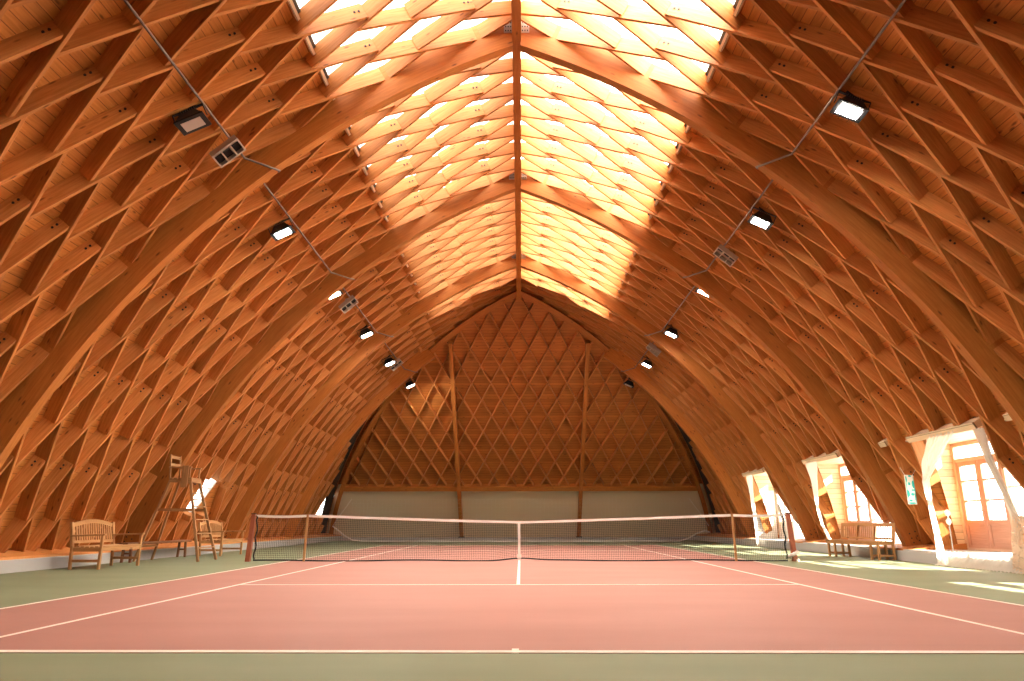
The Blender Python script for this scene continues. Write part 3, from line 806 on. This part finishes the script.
# ------------------------------------------------------------------ umpire chair
def umpire():
    t=empty('umpire_chair',(-8.1,.42,0)); tag(t,'tall wooden umpire chair with a ladder front beside the net','umpire chair'); m=M['ladder']
    # local: +x to the court; seat z 1.93
    ft=[(.58,s*.50,0) for s in (-1,1)]; fT=[(.06,s*.235,1.92) for s in (-1,1)]
    bt=[(-.98,s*.42,0) for s in (-1,1)]; bT=[(-.42,s*.235,1.92) for s in (-1,1)]
    L=lambda p,q,f: Vector(p).lerp(Vector(q),f)
    for s in (0,1):
        b=MB(); b.bar(ft[s],fT[s],.05,.06,up=(1,0,0)); b.obj('ladder_rail',m,t,bevel=.004)
        b=MB(); b.bar(bt[s],bT[s],.05,.05,up=(1,0,0)); b.obj('rear_leg',m,t,bevel=.004)
        b=MB(); b.bar(L(ft[s],fT[s],.62),L(bt[s],bT[s],.62),.03,.06); b.obj('side_rail',m,t)
    for f in (.16,.33,.50,.66,.82):
        b=MB(); b.bar(L(ft[0],fT[0],f),L(ft[1],fT[1],f),.085,.028); b.obj('rung',m,t)
    for f in (.18,.62):
        b=MB(); b.bar(L(bt[0],bT[0],f),L(bt[1],bT[1],f),.03,.05); b.obj('rear_stretcher',m,t)
    b=MB()
    for k in range(5): b.box(-.46+k*.116,-.27,1.92,-.36+k*.116,.27,1.955)
    b.obj('seat',m,t,bevel=.004)
    b=MB(); b.box(-.44,-.27,1.84,.11,-.24,1.92); b.box(-.44,.24,1.84,.11,.27,1.92); b.box(.08,-.24,1.84,.11,.24,1.92); b.obj('seat_frame',m,t)
    for s in (-1,1):
        b=MB(); b.bar((-.44,s*.25,1.95),(-.48,s*.25,2.52),.035,.035,up=(0,1,0)); b.obj('back_post',m,t)
        b=MB(); b.box(-.48,s*.26-.035,2.19,.08,s*.26+.035,2.22); b.obj('armrest',m,t,bevel=.004)
        b=MB(); b.bar((.04,s*.26,1.95),(.04,s*.26,2.19),.035,.035,up=(0,1,0)); b.obj('arm_post',m,t)
    b=MB(); b.bar((-.48,-.25,2.46),(-.48,.25,2.46),.02,.07); b.bar((-.465,-.25,2.28),(-.465,.25,2.28),.02,.06); b.obj('backrest',m,t)
    b=MB(); b.box(-.13,-.325,1.72,.03,-.30,2.24); b.obj('score_board_panel',M['ladder'],t,bevel=.004)
umpire()

# ------------------------------------------------------------------ floodlights, slotted boxes, conduits
def frame_at(side,th,y,R,tilt=.55):
    p=sp(side,th,y,R); nrm=Vector((side*math.cos(th*D2R),0,math.sin(th*D2R)))*-1    # inward
    w=Vector((-side*math.sin(th*D2R),0,math.cos(th*D2R)))                            # up along the arc
    n=(nrm+Vector((0,-tilt,0))).normalized(); h=n.cross(w).normalized()
    return p,w,h,n
TH_C=49.25
def flood(side,y,state,label):
    p=sp(side,TH_C-1.1,y,R_LAM-.22)
    if y>12: p=Vector((side*4.85,13.3,6.80))
    w=Vector((-side*.90,0,.43)).normalized(); h=Vector((0,-1,0)); n=Vector((-side*.43,-.06,-.90)).normalized()
    t=empty('floodlight',p); tag(t,label,'floodlight','floodlights under the roof')
    def P(a,b_,c_): return (w*a+h*b_+n*c_)*.84
    b=MB()
    b.hexa([P(-.15,-.09,-.16),P(.15,-.09,-.16),P(.15,.09,-.16),P(-.15,.09,-.16),P(-.26,-.19,.06),P(.26,-.19,.06),P(.26,.19,.06),P(-.26,.19,.06)])
    b.hexa([P(-.28,-.21,.06),P(.28,-.21,.06),P(.28,.21,.06),P(-.28,.21,.06),P(-.28,-.21,.09),P(.28,-.21,.09),P(.28,.21,.09),P(-.28,.21,.09)])
    for k in range(7): 
        a=-.13+k*.043; b.hexa([P(a,-.10,-.21),P(a+.012,-.10,-.21),P(a+.012,.10,-.21),P(a,.10,-.21),P(a,-.10,-.15),P(a+.012,-.10,-.15),P(a+.012,.10,-.15),P(a,.10,-.15)])
    b.obj('housing',M['black'],t)
    b=MB(); b.hexa([P(-.19,-.13,.088),P(.19,-.13,.088),P(.19,.13,.088),P(-.19,.13,.088),P(-.19,-.13,.10),P(.19,-.13,.10),P(.19,.13,.10),P(-.19,.13,.10)])
    b.obj('lens',{'off':M['reflector'],'on':M['lampon'],'cool':M['lampcool']}[state],t)
    b=MB()
    for s in (-1,1):
        b.bar(P(s*.30,0,0),P(s*.30,0,-.25),.012,.05,up=h)
    b.bar(P(-.30,0,-.25),P(.30,0,-.25),.012,.05,up=h); b.bar(P(.0,0,-.25),P(.17,0,-.31),.03,.03,up=h); b.obj('bracket',M['black'],t)
YL=[-11.7,-7.4,-3.1,1.15,5.4,9.7,12.55]; YR=[-11.8,-7.6,-3.5,1.1,5.5,10.2,12.6]
ol=['out of the frame above the camera on the left roof slope','nearest, unlit, on the left roof slope','second from the camera, lit cool white, on the left roof slope','third from the camera, lit, on the left roof slope','fourth from the camera, lit, on the left roof slope','fifth from the camera, lit, on the left roof slope','farthest, lit, on the left by the end wall rib']
orr=['out of the frame above the camera on the right roof slope','nearest and brightest on the right roof slope','second from the camera, lit, on the right roof slope','third from the camera, lit, on the right roof slope','fourth from the camera, lit, on the right roof slope','fifth from the camera, lit, on the right roof slope','farthest, unlit, on the right by the end wall rib']
for i in range(7):
    flood(-1,YL[i],['on','off','cool','on','on','on','on'][i],'black floodlight '+ol[i])
    flood(1,YR[i],['on','on','on','on','on','on','off'][i],'black floodlight '+orr[i])
def slotbox(side,y,label):
    p,w,h,n=frame_at(side,TH_C-.6,y,R_LAM-.20,.35)
    t=empty('slotted_box',p); tag(t,label,'slotted box','slotted boxes under the roof')
    def P(a,b_,c_): return w*a+h*b_+n*c_
    def bx(b,a0,a1,b0,b1,c0,c1): b.hexa([P(a0,b0,c0),P(a1,b0,c0),P(a1,b1,c0),P(a0,b1,c0),P(a0,b0,c1),P(a1,b0,c1),P(a1,b1,c1),P(a0,b1,c1)])
    b=MB(); bx(b,-.27,.27,-.14,.14,-.08,-.06)
    for b0 in (-.14,.115): bx(b,-.27,.27,b0,b0+.025,-.06,.06)
    for a0 in (-.27,-.105,.08,.245): bx(b,a0,a0+.025,-.115,.115,-.06,.06)
    b.obj('grille',M['grid'],t)
    b=MB()
    for a0 in (-.245,-.08,.105): bx(b,a0,a0+.14,-.115,.02,-.058,-.03)
    b.obj('slot',M['black'],t)
    b=MB(); b.bar(P(-.12,0,-.07),P(.05,0,-.24),.02,.02,up=h); b.bar(P(.22,0,-.07),P(.05,0,-.24),.02,.02,up=h); b.obj('hanger',M['steel'],t)
slotbox(-1,-6.25,'slotted metal box beside the unlit floodlight on the left roof slope')
slotbox(-1,2.55,'slotted metal box after the third floodlight on the left roof slope')
slotbox(-1,10.7,'slotted metal box after the fifth floodlight on the left roof slope')
slotbox(1,-1.2,'slotted metal box after the second floodlight on the right roof slope')
slotbox(1,8.3,'slotted metal box before the fifth floodlight on the right roof slope')
for side in (-1,1):
    for i in range(4):
        y0=ARCH[i]-BAY+.13; y1=ARCH[i]-.38
        b=MB(); pts=[sp(side,TH_C,y0,R_LAM-.05),sp(side,TH_C,y1,R_LAM-.05)]
        pts+= [sp(side,TH_C+.25,y1+.08,R_LAM-.12),sp(side,TH_C+1.0,ARCH[i]-.18,R_ARCH-.04),sp(side,TH_C+1.3,ARCH[i],R_ARCH-.05),sp(side,TH_C+1.2,ARCH[i]+.11,R_ARCH+.02)]
        b.tube(pts,.02,7)
        o=b.obj('conduit',M['pipe'],smooth=True); tag(o,'thin metal cable conduit under the %s roof slope, %s'%('left' if side<0 else 'right',['before the first arch','before the second arch','before the third arch','before the fourth arch'][i]),'conduit','conduits under the roof')

# ------------------------------------------------------------------ small things by the door
t=empty('hanging_sign',(9.0,-.60,1.93),.55); tag(t,'small white and turquoise sign hanging on strings left of the brown double door','sign')
b=MB(); b.box(-.17,-.008,-.66,.17,.008,0); b.obj('panel',M['netwhite'],t)
M['turq']=plain('turquoise_print',(.02,.50,.46),.5)
b=MB()
for x0,x1,z0,z1 in ((-.168,-.13,-.64,-.02),(.13,.168,-.64,-.02),(-.168,.168,-.655,-.61),(-.10,.02,-.24,-.16),(-.03,.12,-.47,-.40),(-.168,-.10,-.17,-.02),(-.05,.08,-.05,0),(.06,.17,-.30,-.12),(-.17,-.06,-.50,-.34),(.0,.14,-.36,-.32),(.12,.17,-.62,-.40),(-.12,.02,-.60,-.55)):
    n=8; b.face([((x0+x1)/2+(x1-x0)/2*math.cos(2*PI*k/n+.4),-.010,(z0+z1)/2+(z1-z0)/2*math.sin(2*PI*k/n+.4)) for k in range(n)])
b.obj('print',M['turq'],t)
b=MB(); b.tube([(-.16,0,0),(-.3,.0,.16)],.004,5); b.tube([(.16,0,0),(.32,0,.14)],.004,5); b.obj('string',M['netwhite'],t)
for y_,l_ in ((.02,'short timber block set between lamellas left of the hanging sign'),(-4.55,'short timber block set between lamellas right of the door header')):
    b=MB(); pts=[]
    for y in (y_-.15,y_+.15):
        for t_,R_ in ((TH_H-.2,R_LAM+.02),(TH_H-.2,R_BRD-.02),(TH_H+.25,R_BRD-.02),(TH_H+.25,R_LAM+.02)): pts.append(sp(1,t_,y,R_))
    b.hexa(pts); tag(b.obj('timber_block',M['pale'],bevel=.005),l_,'timber block','timber blocks')
t=empty('pole_stand',(9.30,-1.38,.26)); tag(t,'slim pole stand with two white knobs left of the brown double door','stand')
b=MB(); b.tube([(0,0,0),(0,0,.60)],.012,8); b.tube([(0,0,0),(0,0,.015)],.10,14); b.obj('pole',M['steel'],t)
b=MB(); b.tube([(0,0,.56),(0,0,.60),(0,0,.66),(0,0,.70)],[.02,.05,.05,.02],12); b.tube([(0,0,.74),(0,0,.78),(0,0,.84),(0,0,.88)],[.02,.055,.055,.02],12); b.tube([(0,0,.6),(0,0,.78)],.015,8); b.obj('knob',M['netwhite'],t,smooth=True)

# ------------------------------------------------------------------ outside
g=MB(); g.face([(-90,-90,-.12),(90,-90,-.12),(90,90,-.12),(-90,90,-.12)]); struct(g.obj('ground',M['snow']))
t=empty('tree',(19,2.2,-.12)); tag(t,'bare-trunked tree seen through the glass of the brown double door','tree')
b=MB(); b.tube([(0,0,0),(.05,.05,2),(.0,.1,4.5),(.1,.0,6.5)],[.16,.13,.09,.03],8); b.obj('trunk',M['bark'],t)
b=MB()
for k in range(420):
    r=1.6*random.random()**.5; a=random.random()*2*PI; z=1.6+5.2*random.random(); r*=(1-abs(z-4)/4.2)
    c_=Vector((r*math.cos(a),r*math.sin(a),z)); d1=Vector((random.uniform(-1,1),random.uniform(-1,1),random.uniform(-1,1))).normalized()*.14; d2=d1.cross(Vector((random.random(),random.random(),1))).normalized()*.09
    b.face([c_-d1,c_+d2,c_+d1,c_-d2])
b.obj('foliage',M['leaf'],t)

# ------------------------------------------------------------------ light: sky and sun
w=bpy.data.worlds.new('sky'); scene.world=w; w.use_nodes=True; nt=w.node_tree; bg=nt.nodes['Background']
bg.inputs['Color'].default_value=(1.0,.97,.93,1); bg.inputs['Strength'].default_value=6.8
sd=bpy.data.lights.new('sun','SUN'); so=bpy.data.objects.new('sun',sd); COL.objects.link(so); sd.energy=72; sd.angle=.01; sd.color=(1,.93,.82)
so.rotation_euler=Vector((.80,-.30,.52)).to_track_quat('Z','Y').to_euler()
# portals guide sky light through the glazing
def portal(name,c_,nrm,sx,sy,ydir=(0,1,0)):
    l=bpy.data.lights.new(name,'AREA'); l.shape='RECTANGLE'; l.size=sx; l.size_y=sy; l.cycles.is_portal=True
    o=bpy.data.objects.new(name,l); COL.objects.link(o); n=Vector(nrm).normalized(); y=Vector(ydir); x=y.cross(-n).normalized()
    z=-n; o.matrix_world=Matrix(((x.x,y.x,z.x,c_[0]),(x.y,y.y,z.y,c_[1]),(x.z,y.z,z.z,c_[2]),(0,0,0,1)))
scene.cycles.use_denoising=True
try: scene.cycles.denoiser='OPENIMAGEDENOISE'
except Exception: pass
scene.cycles.max_bounces=9; scene.cycles.diffuse_bounces=4; scene.cycles.transparent_max_bounces=16; scene.cycles.transmission_bounces=6
scene.cycles.sample_clamp_indirect=8
vs=scene.view_settings; scene.display_settings.display_device='sRGB'
vs.view_transform='Standard'; vs.look='None'; vs.gamma=1; vs.use_curve_mapping=False; vs.exposure=0.0
